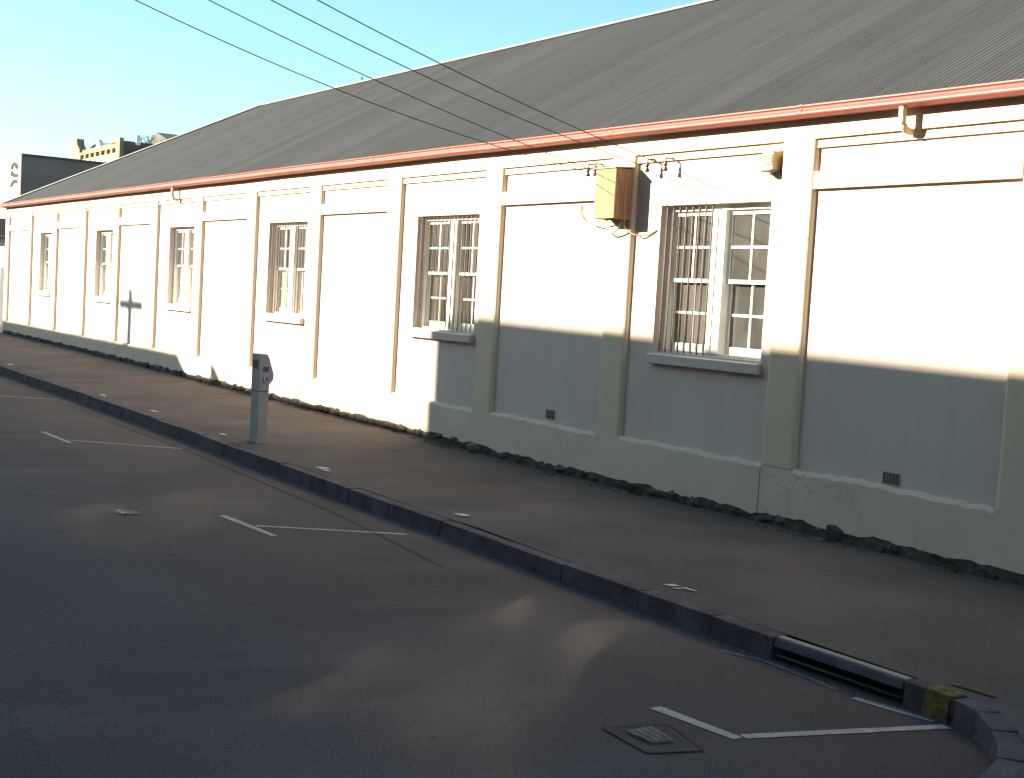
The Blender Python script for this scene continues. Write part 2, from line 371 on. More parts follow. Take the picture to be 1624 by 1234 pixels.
# windows
bar_me = MB().tube([(0, 0, 0), (0, 0, 1)], .0085, 6).mesh('security_bar', 'bar', smooth=True)
for wi, (x0, x1) in enumerate(WIN):
    cx = (x0+x1)/2; fy = YP+.112; mw = .10
    mb = MB()
    mb.box(x0, x0+.055, fy, fy+.18, WZ0, WZ1); mb.box(x1-.055, x1, fy, fy+.18, WZ0, WZ1)
    mb.box(x0+.055, x1-.055, fy, fy+.18, WZ1-.06, WZ1)
    mb.box(cx-mw, cx+mw, fy-.012, fy+.18, WZ0+.03, WZ1-.06)
    mb.box(x0+.055, x1-.055, fy+.01, fy+.18, WZ0, WZ0+.03)
    W = part('window', mb, 'woodwhite', B)
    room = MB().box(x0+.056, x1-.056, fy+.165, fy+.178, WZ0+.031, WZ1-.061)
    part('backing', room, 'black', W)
    zm = (WZ0+WZ1)/2 + .0
    for hx0, hx1 in ((x0+.055, cx-mw), (cx+mw, x1-.055)):
        for up in (1, 0):
            yy = fy+.045 if up else fy+.095
            za, zb = (zm-.025, WZ1-.06) if up else (WZ0+.03, zm+.02)
            st = .042; bt = .04 if up else .085; tp = .05 if up else .04
            s = MB()
            s.box(hx0, hx0+st, yy, yy+.04, za, zb); s.box(hx1-st, hx1, yy, yy+.04, za, zb)
            s.box(hx0+st, hx1-st, yy, yy+.04, zb-tp, zb); s.box(hx0+st, hx1-st, yy, yy+.04, za, za+bt)
            mx = (hx0+hx1)/2; mz = (za+bt+zb-tp)/2
            s.box(mx-.011, mx+.011, yy+.004, yy+.036, za+bt, zb-tp)
            s.box(hx0+st, mx-.011, yy+.006, yy+.034, mz-.013, mz+.013); s.box(mx+.011, hx1-st, yy+.006, yy+.034, mz-.013, mz+.013)
            S = part('sash', s, 'woodwhite', W)
            for pa, pb in ((hx0+st, mx-.011), (mx+.011, hx1-st)):
                for qa, qb in ((za+bt, mz-.013), (mz+.013, zb-tp)):
                    gm = 'whitewash' if (not up and wi in (2, 3, 4, 5)) else 'glass'
                    t1, t2 = rnd.uniform(-.0018, .0018), rnd.uniform(-.002, .002)      # old panes sit a little out of true
                    yq = [yy+.018-t1-t2, yy+.018+t1-t2, yy+.018-t1+t2, yy+.018+t1+t2]
                    part('pane', MB().hexa([(pa, yq[0], qa), (pb, yq[1], qa), (pb, yq[1]+.004, qa), (pa, yq[0]+.004, qa), (pa, yq[2], qb), (pb, yq[3], qb), (pb, yq[3]+.004, qb), (pa, yq[2]+.004, qb)]), gm, W)
    # sill
    s = MB(); e = .02
    s.hexa([(x0-e, YF-.012, WZ0-.135), (x1+e, YF-.012, WZ0-.135), (x1+e, fy+.02, WZ0-.135), (x0-e, fy+.02, WZ0-.135),
            (x0-e, YF-.012, WZ0-.03), (x1+e, YF-.012, WZ0-.03), (x1+e, fy+.02, WZ0-.001), (x0-e, fy+.02, WZ0-.001)])
    part('sill', s, 'sillgrey', W, bevel=.006)
    if wi in (0, 1, 2):
        lo, hi = (x0+.06, cx-.06) if wi == 0 else (x0+.06, x1-.05)
        n = 8 if wi == 0 else 15
        for k in range(n):
            inst('security_bar', bar_me, W, (lo+(hi-lo)*k/(n-1), YP+.045, WZ0-.02), (1, 1, WZ1-WZ0+.02))
# air vents
def vent(x0, x1, z0, z1, nx, nz):
    v = part('air_vent', MB().box(x0, x1, YP-.004, YP+.01, z0, z1), 'iron', B)
    g = MB()
    for k in range(nx+1): x = x0+(x1-x0)*k/nx; g.box(x-.006, x+.006, YP-.014, YP-.004, z0-.006, z1+.006)
    for k in range(nz+1): z = z0+(z1-z0)*k/nz; g.box(x0-.006, x1+.006, YP-.012, YP-.005, z-.006, z+.006)
    part('grille', g, 'ventgrey', v)
vent(-8.14, -7.965, .64, .735, 5, 3); vent(-13.60, -13.44, .665, .765, 4, 3)
# roof
EY, EZ, RY, RZ = 9.555, 4.235, 15.62, 7.57
HX = XL-.2; RX0 = HX + (RY-EY); RXR = XR+.3
Rf = part('roof', MB().box(XL+.3, XR-.3, YP+.35, 21.5, ZTOP-.03, ZTOP), 'soffit', B)
pitch_ = .076; amp = .0085
cols = int((RXR-HX)/pitch_*6); per = 60
slope = (RZ-EZ)/(RY-EY); nrm = Vector((0, -slope, 1)).normalized()
for c0 in range(0, cols, per):
    mb = MB(); vs = []
    for c in range(c0, min(c0+per, cols)+1):
        x = HX + c*pitch_/6; yt = min(RY, EY + max(0, x-HX))
        o = amp*math.sin(2*math.pi*c/6) + (.002 if (c0//per) % 2 else 0)
        d = nrm*o
        e_ = EZ-.018-.055*min(1.2, max(0, (x+20)/14))**1.3
        vs.append(((x, EY-.03+d.y, e_+d.z), (x, yt+d.y, EZ+slope*(yt-EY)+d.z)))
    for a, b in zip(vs[:-1], vs[1:]): mb.quad(a[0], b[0], b[1], a[1])
    part('roof_sheet', mb, 'roof', Rf, smooth=True)
back = MB(); YB = 2*RY-EY
back.quad((HX, YB, EZ), (RXR, YB, EZ), (RXR, RY, RZ-.01), (RX0, RY, RZ-.01))
part('back_slope', back, 'roof', Rf)
part('hip_slope', MB().quad((HX, EY, EZ-.01), (HX, YB, EZ-.01), (RX0, RY, RZ-.01)), 'roof', Rf)
part('gable_end', MB().quad((RXR-.05, EY, EZ-.02), (RXR-.05, YB, EZ-.02), (RXR-.05, RY, RZ-.02)), 'panel', Rf)
part('ridge_cap', MB().prism([(RX0-.1, RY-.16, RZ-.055), (RX0-.1, RY, RZ+.04), (RX0-.1, RY+.16, RZ-.055)], (RXR-RX0+.1, 0, 0)), 'ridge', Rf)
d = Vector((RX0-HX, RY-EY, RZ-EZ)); a = Vector((HX, EY, EZ)); sd_ = Vector((1, -1, 0)).normalized()*.11
part('hip_cap', MB().prism([a+sd_, a+Vector((0, 0, .06)), a-sd_], d), 'ridge', Rf)
part('finial', MB().tube([(-31.1, RY, RZ), (-31.1, RY, RZ+.13)], .025, 6), 'iron', Rf)
# eaves: soffit board and red ogee gutter
def sag_run(y0, y1, z0, z1, name, m):
    mb = MB()
    for xa in range(-43, 3, 2):
        xb = min(xa+2, RXR); sa, sb = SAG(xa), SAG(xb)
        mb.hexa([(xa, y0, z0+sa), (xb, y0, z0+sb), (xb, y1, z0+sb), (xa, y1, z0+sa), (xa, y0, z1+sa), (xb, y0, z1+sb), (xb, y1, z1+sb), (xa, y1, z1+sa)])
    part(name, mb, m, B)
SAG = lambda x: -.055*min(1.2, max(0, (x+20)/14))**1.3
sag_run(EY+.02, YF-.001, 4.13, 4.15, 'soffit', 'soffit')
sag_run(EY+.003, EY+.02, 4.118, 4.225, 'fascia', 'soffit')
gy = EY - .105
GZ = .033
prof = [(EY, 4.085), (gy+.03, 4.085), (gy+.006, 4.093), (gy-.008, 4.106), (gy-.013, 4.120), (gy-.012, 4.134), (gy-.006, 4.150), (gy+.002, 4.168), (gy+.006, 4.182), (gy+.004, 4.190), (gy-.004, 4.196), (gy-.009, 4.205), (gy-.008, 4.215), (gy, 4.222), (gy+.010, 4.219), (gy+.014, 4.2), (gy+.02, 4.16), (gy+.045, 4.10), (EY-.004, 4.10)]
prof = [(y, z+GZ) for y, z in prof]
def sag(x): return -.055*min(1.2, max(0, (x+20)/14))**1.3
prof = [(y, 4.118+(z-4.118)*.84) for y, z in prof]
gxs = [HX] + [-40+2*k for k in range(22)] + [RXR]
gm_ = MB(); np_ = len(prof)
for xg in gxs: gm_.v += [(xg, y, z+sag(xg)+.004*math.sin(xg*1.9)) for y, z in prof]
for q in range(len(gxs)-1):
    for k in range(np_): gm_.f.append((q*np_+k, q*np_+(k+1) % np_, (q+1)*np_+(k+1) % np_, (q+1)*np_+k))
gm_.f.append(tuple(range(np_))); gm_.f.append(tuple(range((len(gxs)-1)*np_, len(gxs)*np_)))
gut = part('gutter', gm_, 'red', B)
for k in range(18):
    xx = HX + 1.2 + k*3.0
    part('gutter_joint', MB().prism([(xx, y-.003 if y < EY-.02 else y, (z-.002 if z < 4.12 else z+.001)+sag(xx)+.004*math.sin(xx*1.9)) for y, z in prof], (.035, 0, 0)), 'red', gut)
part('return_gutter', MB().box(HX-.1, HX-.001, gy, YB, 4.118, 4.232), 'red', B)
for xo in (-8.085, -27.55):
    y0 = gy+.045
    pts = [(xo, y0, 4.12), (xo, y0, 4.02), (xo+.004, y0+.004, 3.97)]
    for k in range(1, 9):
        an = k/8*math.pi/2*1.05; r = .075
        pts.append((xo+.004, y0+.004+r*(1-math.cos(an)), 3.97-.10*math.sin(an)))
    pts.append((xo+.004, YF+.005, pts[-1][2]-.012))
    part('outlet_pipe', MB().tube(pts, .034, 12), 'cream', B, smooth=True)
for xe in (-27.9, -19.4): pass

# ------------------------------------------------------------------ things fixed to the wall
bx = root('fuse_box', (-12.25, YF, 3.14), 'weathered timber meter box with sides coloured dark for shade fixed high on a pilaster under the eaves', 'meter box')
x0, x1, y0, y1, z0, z1 = -12.44, -12.06, 9.36, YF-.003, 3.145, 3.72
for k in range(3):
    a, b = x0+(x1-x0)*k/3+.002, x0+(x1-x0)*(k+1)/3-.002
    part('front_board', MB().box(a, b, y0, y0+.02, z0+rnd.uniform(-.004, .004), z1), 'boxfront', bx)
for k in range(2):
    a, b = y0+.021+(y1-y0-.021)*k/2+.002, y0+.021+(y1-y0-.021)*(k+1)/2-.002
    part('side_board', MB().box(x1-.02, x1, a, b, z0-.004, z1), 'boxside', bx)
    part('side_board', MB().box(x0, x0+.02, a, b, z0-.004, z1), 'boxside', bx)
part('box_base', MB().box(x0+.02, x1-.02, y0+.02, y1, z0+.02, z0+.035), 'black', bx)
part('box_lid', MB().hexa([(x0-.012, y0-.02, z1+.001), (x1+.012, y0-.02, z1+.001), (x1+.012, y1, z1+.02), (x0-.012, y1, z1+.02), (x0-.012, y0-.02, z1+.014), (x1+.012, y0-.02, z1+.014), (x1+.012, y1, z1+.036), (x0-.012, y1, z1+.036)]), 'zinc', bx)
def arc(a, b, sag, n=14, side=0):
    a, b = Vector(a), Vector(b); return [a.lerp(b, k/n) + Vector((0, -side*4*(k/n)*(1-k/n), -sag*4*(k/n)*(1-k/n))) for k in range(n+1)]
def smooth_line(pts, n=5):                 # Catmull-Rom through the points
    P = [Vector(p) for p in pts]; P = [P[0]*2-P[1]] + P + [P[-1]*2-P[-2]]; out = []
    for i in range(1, len(P)-2):
        for k in range(n):
            t = k/n; a, b, c, d = P[i-1:i+3]
            out.append(.5*((2*b) + (c-a)*t + (2*a-5*b+4*c-d)*t*t + (3*b-a-3*c+d)*t**3))
    return out + [P[-2]]
yp = YP-.012
single('cable', MB().tube(smooth_line([(-13.12, yp, 3.34), (-13.066, yp-.01, 3.196), (-12.80, yp-.02, 3.092), (-12.50, YF-.07, 3.10), (-12.33, YF-.10, 3.16)]), .0085, 6), 'cable', 'pale cable looping from left wall panel up to bottom of timber box', 'cable', 'cables under the timber box', smooth=True)
single('cable', MB().tube(smooth_line([(-12.10, YF-.10, 3.16), (-12.12, YF-.10, 3.10), (-12.165, YF-.10, 3.03), (-12.33, YF-.07, 2.975), (-12.40, YF-.02, 2.99)]), .010, 6), 'cable', 'short cut cable hanging below timber box with its end curling left', 'cable', 'cables under the timber box', smooth=True)
single('cable', MB().tube(smooth_line([(-12.07, YF-.08, 3.20), (-12.09, YF-.07, 3.08), (-12.06, YF-.03, 3.02), (-11.95, YF-.02, 2.97), (-11.80, yp-.01, 2.965), (-11.65, yp, 3.02)]), .0085, 6), 'cable', 'cable looping right from timber box past pilaster edge to barred window', 'cable', 'cables under the timber box', smooth=True)

INS = [(-12.86, 3.735, 'leftmost brown insulator on bracket left of the timber box'), (-12.72, 3.735, 'brown insulator on bracket touching left edge of the timber box'),
       (-11.74, 3.735, 'brown insulator on bracket just right of the pilaster with timber box'), (-11.42, 3.73, 'rightmost brown insulator on bracket above the half barred window')]
IY = YF-.06
for x, z, lab in INS:
    r_ = root('insulator', (x, YP, z), lab, 'insulator', 'insulators under the eaves')
    part('bracket', MB().tube([(x, YF+.04, z+.09), (x, IY+.0, z+.085), (x, IY, z+.03)], .011, 6), 'iron', r_, smooth=True)
    part('bell', MB().tube([(x, IY, z+.05), (x, IY, z+.035), (x, IY, z+.01), (x, IY, z), (x, IY, z-.02), (x, IY, z-.025), (x, IY, z-.06)], [.012, .019, .021, .014, .014, .025, .028], 12), 'porcelain', r_, smooth=True)
fl = root('alarm_box', (-9.79, YF, 3.58), 'small beige louvred box fixed high beside the pilaster right of the half barred window', 'alarm box')
x0, x1, z0, z1 = -9.885, -9.735, 3.60, 3.79
part('case', MB().box(x0, x1, YF-.07, YP, z0, z1), 'beige', fl, bevel=.006)
for k in range(4): part('louvre', MB().hexa([(x0+.012, YF-.082, z0+.055+.028*k), (x1-.012, YF-.082, z0+.055+.028*k), (x1-.012, YF-.069, z0+.055+.028*k), (x0+.012, YF-.069, z0+.055+.028*k), (x0+.012, YF-.074, z0+.075+.028*k), (x1-.012, YF-.074, z0+.075+.028*k), (x1-.012, YF-.069, z0+.075+.028*k), (x0+.012, YF-.069, z0+.075+.028*k)]), 'beige', fl)
part('cover_plate', MB().box(x0+.0, x1, YF-.075, YF-.0701, z1-.045, z1-.005), 'cream', fl)
part('base_tray', MB().hexa([(x0-.035, YF-.10, z0-.012), (x1+.004, YF-.10, z0-.012), (x1+.004, YP, z0-.012), (x0-.035, YP, z0-.012), (x0-.035, YF-.10, z0-.001), (x1+.004, YF-.10, z0-.001), (x1+.004, YP, z0-.001), (x0-.035, YP, z0-.001)]), 'iron', fl)
part('drain_nipple', MB().tube([(x1-.03, YF-.06, z0-.013), (x1-.03, YF-.06, z0-.055)], [.022, .014], 8), 'boxside', fl)

# ------------------------------------------------------------------ overhead wires and their pole
PXW, PYW = -12.3, -4.6
WB = [(-13.35, 8.86, .92), (-13.15, 8.86, .60), (-11.33, 8.86, .75), (-11.22, 8.86, .60)]
pole = root('utility_pole', (PXW, PYW-.0, -.1), 'tall timber power pole with one crossarm across the street from the timber box', 'utility pole', 'timber poles across the street')
part('pole', MB().tube([(PXW, PYW+.2, -.4), (PXW, PYW+.2, 5), (PXW, PYW+.2, 9.6)], [.15, .13, .10], 12), 'timber', pole, smooth=True)
arm = part('crossarm', MB().box(-13.6, -10.95, PYW-.05, PYW+.07, 8.68, 8.8), 'timber', pole)
labs = ['leftmost overhead wire crossing the sky down to the eaves', 'second overhead wire from the left ending beside the timber box', 'third overhead wire from the left ending right of the timber box', 'rightmost overhead wire ending above the half barred window']
for (xb, zb, sg), (xi, zi, _), lab in zip(WB, INS, labs):
    part('pin_insulator', MB().tube([(xb, PYW, 8.79), (xb, PYW, 8.83), (xb, PYW, 8.84), (xb, PYW, 8.9)], [.012, .012, .04, .03], 8), 'porcelain', arm)
    single('overhead_wire', MB().tube(arc((xi, IY, zi-.005), (xb, PYW, zb), sg, 48), .0054, 6), 'wire', lab, 'wire', 'overhead wires to the building', smooth=True)

# ------------------------------------------------------------------ parking meter
px0, px1, py0, py1 = -16.972, -16.713, 7.07, 7.215; pz = -.03
pm = root('parking_meter', (-16.84, 7.14, pz), 'grey parking ticket machine standing on the pavement near the kerb', 'parking meter')
part('post', MB().box(px0, px1, py0, py1, pz, .70), 'meter', pm, bevel=.006)
prof2 = [(py0-.004, .701), (py1+.003, .701), (py1+.006, .79), (py1+.062, .86), (py1+.066, .935), (py1-.015, 1.175), (py1-.03, 1.185), (py0-.004, 1.185)]
hd = part('head', MB().prism([(px0-.006, y, z) for y, z in prof2], (px1-px0+.012, 0, 0)), 'meter', pm, bevel=.005)
part('cap', MB().box(px0-.004, px1+.004, py0, py1-.03, 1.186, 1.205), 'zinc', pm)
part('base_flange', MB().box(px0-.03, px1+.03, py0-.03, py1+.03, pz, pz+.015), 'iron', pm)
for bx_ in (px0-.018, px1+.018):
    for by_ in (py0-.018, py1+.018): part('bolt', MB().tube([(bx_, by_, pz+.015), (bx_, by_, pz+.03)], .009, 6), 'zinc', pm)
part('seam_band', MB().box(px0-.009, px1+.009, py0-.007, py1+.001, .695, .703), 'iron', pm)
def side_label(y0, y1, z0, z1, m, off=.0085): return MB().box(px1+.006, px1+off, y0, y1, z0, z1)
part('label_plate', side_label(7.115, 7.20, .965, 1.035, 'blue'), 'blue', hd)
part('label_plate', side_label(7.115, 7.20, .93, .962, 'label'), 'label', hd)
part('label_plate', side_label(7.105, 7.20, .80, .90, 'label'), 'label', hd)
part('label_mark', side_label(7.112, 7.130, .81, .89, 'blue', .011), 'blue', hd)
part('label_mark', side_label(7.165, 7.192, .84, .89, 'blue', .011), 'blue', hd)
part('label_mark', side_label(7.14, 7.16, .805, .83, 'blue', .011), 'iron', hd)
part('coin_plate', MB().box(px0+.05, px1-.05, py0-.009, py0-.0041, 1.0, 1.12), 'iron', hd)

# ------------------------------------------------------------------ road markings, drain, covers
def rs(pts):                               # survey points were taken on a road 5 cm lower
    return [(x*(1-.05/(2.17-road_z(x, y))), y*(1-.05/(2.17-road_z(x, y)))) for x, y in pts]
def line_on(fn, pts, wd, lift=.004):
    mb = MB()
    if fn is road_z: pts = rs(pts)
    for (xa, ya), (xb, yb) in zip(pts[:-1], pts[1:]):
        L = math.hypot(xb-xa, yb-ya); n = max(1, int(L/.12)); nx, ny = -(yb-ya)/L*wd/2, (xb-xa)/L*wd/2
        prev = None
        for k in range(n+1):
            x, y = xa+(xb-xa)*k/n, ya+(yb-ya)*k/n; e = 1+rnd.uniform(-.10, .10)
            cur = ((x+nx*e, y+ny*e, fn(x+nx, y+ny)+lift), (x-nx*e, y-ny*e, fn(x-nx, y-ny)+lift))
            if prev: mb.quad(prev[0], prev[1], cur[1], cur[0])
            prev = cur
    return mb
for bar, ln, wd in (([(-25.9, 5.0), (-24.9, 5.0)], [(-25.55, 5.05), (-25.35, 6.62)], .07), ([(-19.36, 4.90), (-18.06, 4.945)], [(-18.40, 5.0), (-17.84, 6.44)], .075),
                ([(-12.15, 4.82), (-11.03, 4.885)], [(-11.57, 4.93), (-11.10, 6.31)], .075), ([(-5.60, 4.87), (-5.0, 4.945)], [(-5.02, 5.0), (-4.80, 6.43)], .085)):
    part('parking_line', line_on(road_z, bar, wd), 'white', road); part('parking_line', line_on(road_z, ln, wd*.85), 'white', road)
part('tar_seam', line_on(road_z, [(-30, 6.62), (-17.4, 6.42), (-12.2, 6.13), (-9.57, 5.8)], .02), 'seam', road)
part('gutter_line', line_on(road_z, [(-6.6, 6.30), (-6.3, 6.42), (-5.85, 6.40), (-5.6, 6.37)], .035), 'faded', road)
part('gutter_line', line_on(road_z, [(-5.42, 6.33), (-5.2, 6.36), (-4.9, 6.445)], .05), 'white', road)
part('gutter_line', line_on(road_z, [(-5.42, 6.36), (-5.2, 6.405), (-4.9, 6.45)], .03, .006), 'faded', road)

def pave_z(x, y):
    ky = lerp([k[0] for k in KERB[:14]], [k[1] for k in KERB[:14]], x)
    t = min(1, max(0, (y-ky-.02)/(YF+.05-ky-.02))); return kz(x)+.008+(fz(x)-kz(x)-.008)*t+.006*math.sin(x*1.7+t*5)
for i, (x, y, sx, sy_) in enumerate([(-31.4, 7.2, .5, .1), (-23.85, 7.09, .35, .09), (-20.84, 7.06, .5, .08), (-17.6, 6.97, .4, .06), (-14.15, 6.88, .34, .13), (-10.82, 6.80, .33, .10), (-7.62, 6.735, .17, .09)]):
    mb = MB(); lift = .010
    def patch(a, b, c, d):
        mb.quad((x+a, y+b, pave_z(x+a, y+b)+lift), (x+c, y+b+.01, pave_z(x+c, y+b)+lift), (x+c+.02, y+d, pave_z(x+c, y+d)+lift), (x+a+.03, y+d, pave_z(x+a, y+d)+lift))
    patch(-sx/2, -sy_/2, 0, sy_/2); 
    if i in (4, 6, 1): patch(.04, -sy_*.7, sx*.55, -sy_*.1)
    if i == 6: patch(.06, .01, .2, .05)
    part('painted_number', mb, 'mark', pave)
part('yellow_mark', MB().quad(*[(x, y, pave_z(x, y)+.01) for x, y in ((-4.93, 6.59), (-4.64, 6.62), (-4.62, 6.66), (-4.92, 6.63))]), 'yellow', pave)
yk = [k for k in KERB]
ky = lambda x: lerp([k[0] for k in KERB[:14]], [k[1] for k in KERB[:14]], x)
mb = MB()
yf = lambda x, o, z: (x, ky(x)+o, z)
mb.hexa([yf(-4.93, -.145, -.3), yf(-4.74, -.145, -.3), yf(-4.74, .02, -.3), yf(-4.93, .02, -.3), yf(-4.93, -.115, -.014), yf(-4.74, -.115, -.014), yf(-4.74, .02, -.014), yf(-4.93, .02, -.014)])
part('kerb_stone', mb, 'yellow', kerb, 'kerb stone painted faded yellow', bevel=.006)

dr = root('storm_drain', ((SD0+SD1)/2, 6.5, -.25), 'dark kerb inlet drain with pale concrete lintel and one bar', 'drain')
k0, k1 = ky(SD0)-.105, ky(SD1)-.105
part('lintel', MB().hexa([(SD0, k0-.02, -.078), (SD1, k1-.02, -.078), (SD1, k1+.12, -.078), (SD0, k0+.12, -.078), (SD0, k0, -.03), (SD1, k1, -.03), (SD1, k1+.12, -.03), (SD0, k0+.12, -.03)]), 'kerb', dr, bevel=.003)
part('capping', MB().hexa([(SD0, k0+.015, -.0295), (SD1, k1+.015, -.0295), (SD1, k1+.075, -.0295), (SD0, k0+.075, -.0295), (SD0, k0+.015, -.018), (SD1, k1+.015, -.018), (SD1, k1+.075, -.018), (SD0, k0+.075, -.018)]), 'concrete', dr)
part('chamber', MB().quad((SD0, k0+.20, -.5), (SD1, k1+.20, -.5), (SD1, k1+.20, -.03), (SD0, k0+.20, -.03)), 'black', dr)
part('chamber_floor', MB().quad((SD0, k0-.03, -.176), (SD1, k1-.03, -.176), (SD1, k1+.2, -.26), (SD0, k0+.2, -.26)), 'black', dr)
part('bar', MB().tube([(SD0, k0+.01, -.14), (SD1, k1+.01, -.14)], .009, 6), 'iron', dr, smooth=True)

cv = root('utility_cover', (-5.05, 4.38, road_z(0, 4.48)), 'rectangular worn metal access cover in the asphalt near the T marking', 'access cover')
def road_quad(pts, lift): return MB().quad(*[(x, y, road_z(x, y)+lift) for x, y in pts])
o4_ = [(-5.36, 4.30), (-4.95, 4.27), (-4.89, 4.60), (-5.31, 4.72)]; i4_ = [(-5.25, 4.38), (-5.065, 4.39), (-5.055, 4.54), (-5.285, 4.57)]
o4, i4 = rs(o4_), rs(i4_)
part('frame', road_quad(o4, .004), 'road', cv)
part('frame_edge', line_on(road_z, o4_+[o4_[0]], .008, .008), 'edge', cv)
part('lid', MB().prism([(x, y, road_z(x, y)+.006) for x, y in i4], (0, 0, .012)), 'lid', cv)
for k in range(3):
    t = (k+.7)/3.4; a = Vector(i4[0]).lerp(Vector(i4[3]), t); b = Vector(i4[1]).lerp(Vector(i4[2]), t); a2 = a.lerp(b, .08); b2 = a.lerp(b, .92)
    part('lid_rib', MB().tube([(a2.x, a2.y, road_z(0, a2.y)+.0185), (b2.x, b2.y, road_z(0, b2.y)+.0185)], .004, 5), 'iron', cv)
vx, vy = rs([(-12.28, 3.91)])[0]
vc = root('valve_cover', (vx, vy, road_z(0, vy)), 'small round pale valve cover set in the asphalt', 'valve cover')
ring = MB(); n = 20
for k in range(n):
    a, b = 2*math.pi*k/n, 2*math.pi*(k+1)/n
    q = [(vx+r*math.cos(t), vy+r*math.sin(t)) for r, t in ((.09, a), (.12, a), (.12, b), (.09, b))]
    ring.quad(*[(x, y, road_z(x, y)+.008) for x, y in q])
part('ring', ring, 'lid', vc)
disc = MB(); disc.quad(*[(vx+.088*math.cos(2*math.pi*k/n), vy+.088*math.sin(2*math.pi*k/n), road_z(0, vy+.088*math.sin(2*math.pi*k/n))+.005) for k in range(n)]); part('lid', disc, 'iron', vc)
for dx, dy in ((-.07, -.05), (.05, -.06)): part('lifting_lug', MB().box(vx+dx-.03, vx+dx+.03, vy+dy-.02, vy+dy+.02, road_z(0, vy)-.001, road_z(0, vy)+.016), 'white', vc)
g_ = 'pale pebbles lying on the road'
for (x, y), lab in zip(rs([(-7.79, 3.216), (-7.584, 3.996), (-5.48, 3.34), (-10.19, 3.64)]), ['pale pebble on open asphalt nearest the left foreground', 'pale pebble on asphalt beside the pale streaks', 'pale pebble on the asphalt at the bottom edge of view', 'pale pebble on asphalt beyond the others toward the second T marking']):
    single('pebble', MB().hexa([(x-.014, y-.01, road_z(x, y)), (x+.012, y-.012, road_z(x, y)), (x+.015, y+.01, road_z(x, y)), (x-.01, y+.012, road_z(x, y)), (x-.008, y-.006, road_z(x, y)+.012), (x+.008, y-.007, road_z(x, y)+.014), (x+.008, y+.006, road_z(x, y)+.012), (x-.007, y+.007, road_z(x, y)+.013)]), 'lid', lab, 'pebble', g_)

# ------------------------------------------------------------------ far buildings on the left
wb = root('white_building', (-64, 14, -.3), 'flat topped building with white front bearing dark lettering and grey side wall', 'building')
part('front_wall', MB().box(-76, -60.251, 13.9, 14.15, -.4, 7.24), 'whitewall', wb)
part('side_wall', MB().box(-60.25, -60.0, 13.9, 34, -.4, 7.20), 'greywall', wb)
part('coping', MB().box(-60.3, -59.95, 13.9, 34, 7.201, 7.3), 'slate', wb)
part('back_wall', MB().box(-76, -60.3, 33.8, 34, -.4, 7.2), 'greywall', wb)
part('flat_roof', MB().box(-76, -60.3, 14.16, 33.8, 6.6, 6.8), 'slate', wb)
part('canopy', MB().box(-66, -60.6, 12.9, 13.89, 3.7, 4.45), 'greywall', wb)
part('door', MB().box(-63.2, -61.9, 13.86, 13.899, -.3, 2.3), 'slate', wb)
def glyph(polys):
    mb = MB()
    for poly in polys:
        cx_ = sum(p[0] for p in poly)/len(poly); cz_ = sum(p[1] for p in poly)/len(poly)
        mb.prism([(cx_+(x-cx_)*1.15, 13.86, cz_+(z-cz_)*1.0) for x, z in poly], (0, .038, 0))
    return mb
gx = -61.2
part('letter', glyph([[(gx-.50, 6.68), (gx-.50, 6.86), (gx-.2, 6.99), (gx+.25, 6.97), (gx+.55, 6.82), (gx+.5, 6.66), (gx+.2, 6.68), (gx+.15, 6.80), (gx-.15, 6.82), (gx-.25, 6.68)]]), 'black', wb)
part('letter', glyph([[(gx-.55, 6.64), (gx-.55, 6.40), (gx-.1, 6.33), (gx+.6, 6.31), (gx+.55, 6.44), (gx+.15, 6.47), (gx-.25, 6.60)]]), 'black', wb)
part('letter', glyph([[(gx-.65, 5.93), (gx-.4, 5.91), (gx-.05, 6.05), (gx+.3, 6.03), (gx+.55, 6.08), (gx+.4, 6.2), (gx-.05, 6.24), (gx-.35, 6.12)]]), 'black', wb)

bb = root('brick_building', (-98.3, 30, -1), 'two storey brown brick building with tall pilastered windows beyond the roof', 'building')
X0, X1, Z1 = -111.5, -98.3, 12.3
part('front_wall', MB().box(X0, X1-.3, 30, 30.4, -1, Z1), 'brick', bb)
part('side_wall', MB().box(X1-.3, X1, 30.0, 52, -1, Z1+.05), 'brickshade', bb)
part('cornice', MB().box(X0+2.2, X1+.1, 29.75, 29.999, Z1-.45, Z1-.25), 'brick', bb)
part('corner_pier', MB().box(X1-.9, X1+.06, 29.7, 29.999, -1, Z1+.25), 'brick', bb)
part('parapet', MB().box(X1-3.0, X1-.9, 29.9, 30.3, Z1+.001, Z1+.2), 'brick', bb)
part('gable_block', MB().prism([(X0-.2, 29.8, 6), (X0-.2, 29.8, Z1+.2), (X0+.5, 29.8, Z1+.35), (X0+.7, 29.8, Z1+1.0), (X0+1.3, 29.8, Z1+1.0), (X0+1.5, 29.8, Z1+.5), (X0+2.19, 29.8, Z1+.1), (X0+2.19, 29.8, 6)], (0, .6, 0)), 'brick', bb)
part('roof', MB().hexa([(X0+1.2, 30.41, Z1-.4), (X0+6.6, 30.41, Z1-.4), (X0+6.6, 31.6, Z1-.4), (X0+1.2, 31.6, Z1-.4), (X0+1.2, 30.6, Z1+.05), (X0+6.6, 30.6, Z1-.1), (X0+6.6, 31.5, Z1+.45), (X0+1.2, 31.5, Z1+.95)]), 'slate', bb)
part('ornament', MB().prism([(X0+6.3, 29.9, Z1-.2), (X0+7.0, 29.9, Z1+.55), (X0+7.8, 29.9, Z1-.2)], (0, .3, 0)), 'whitewall', bb)
n = 7
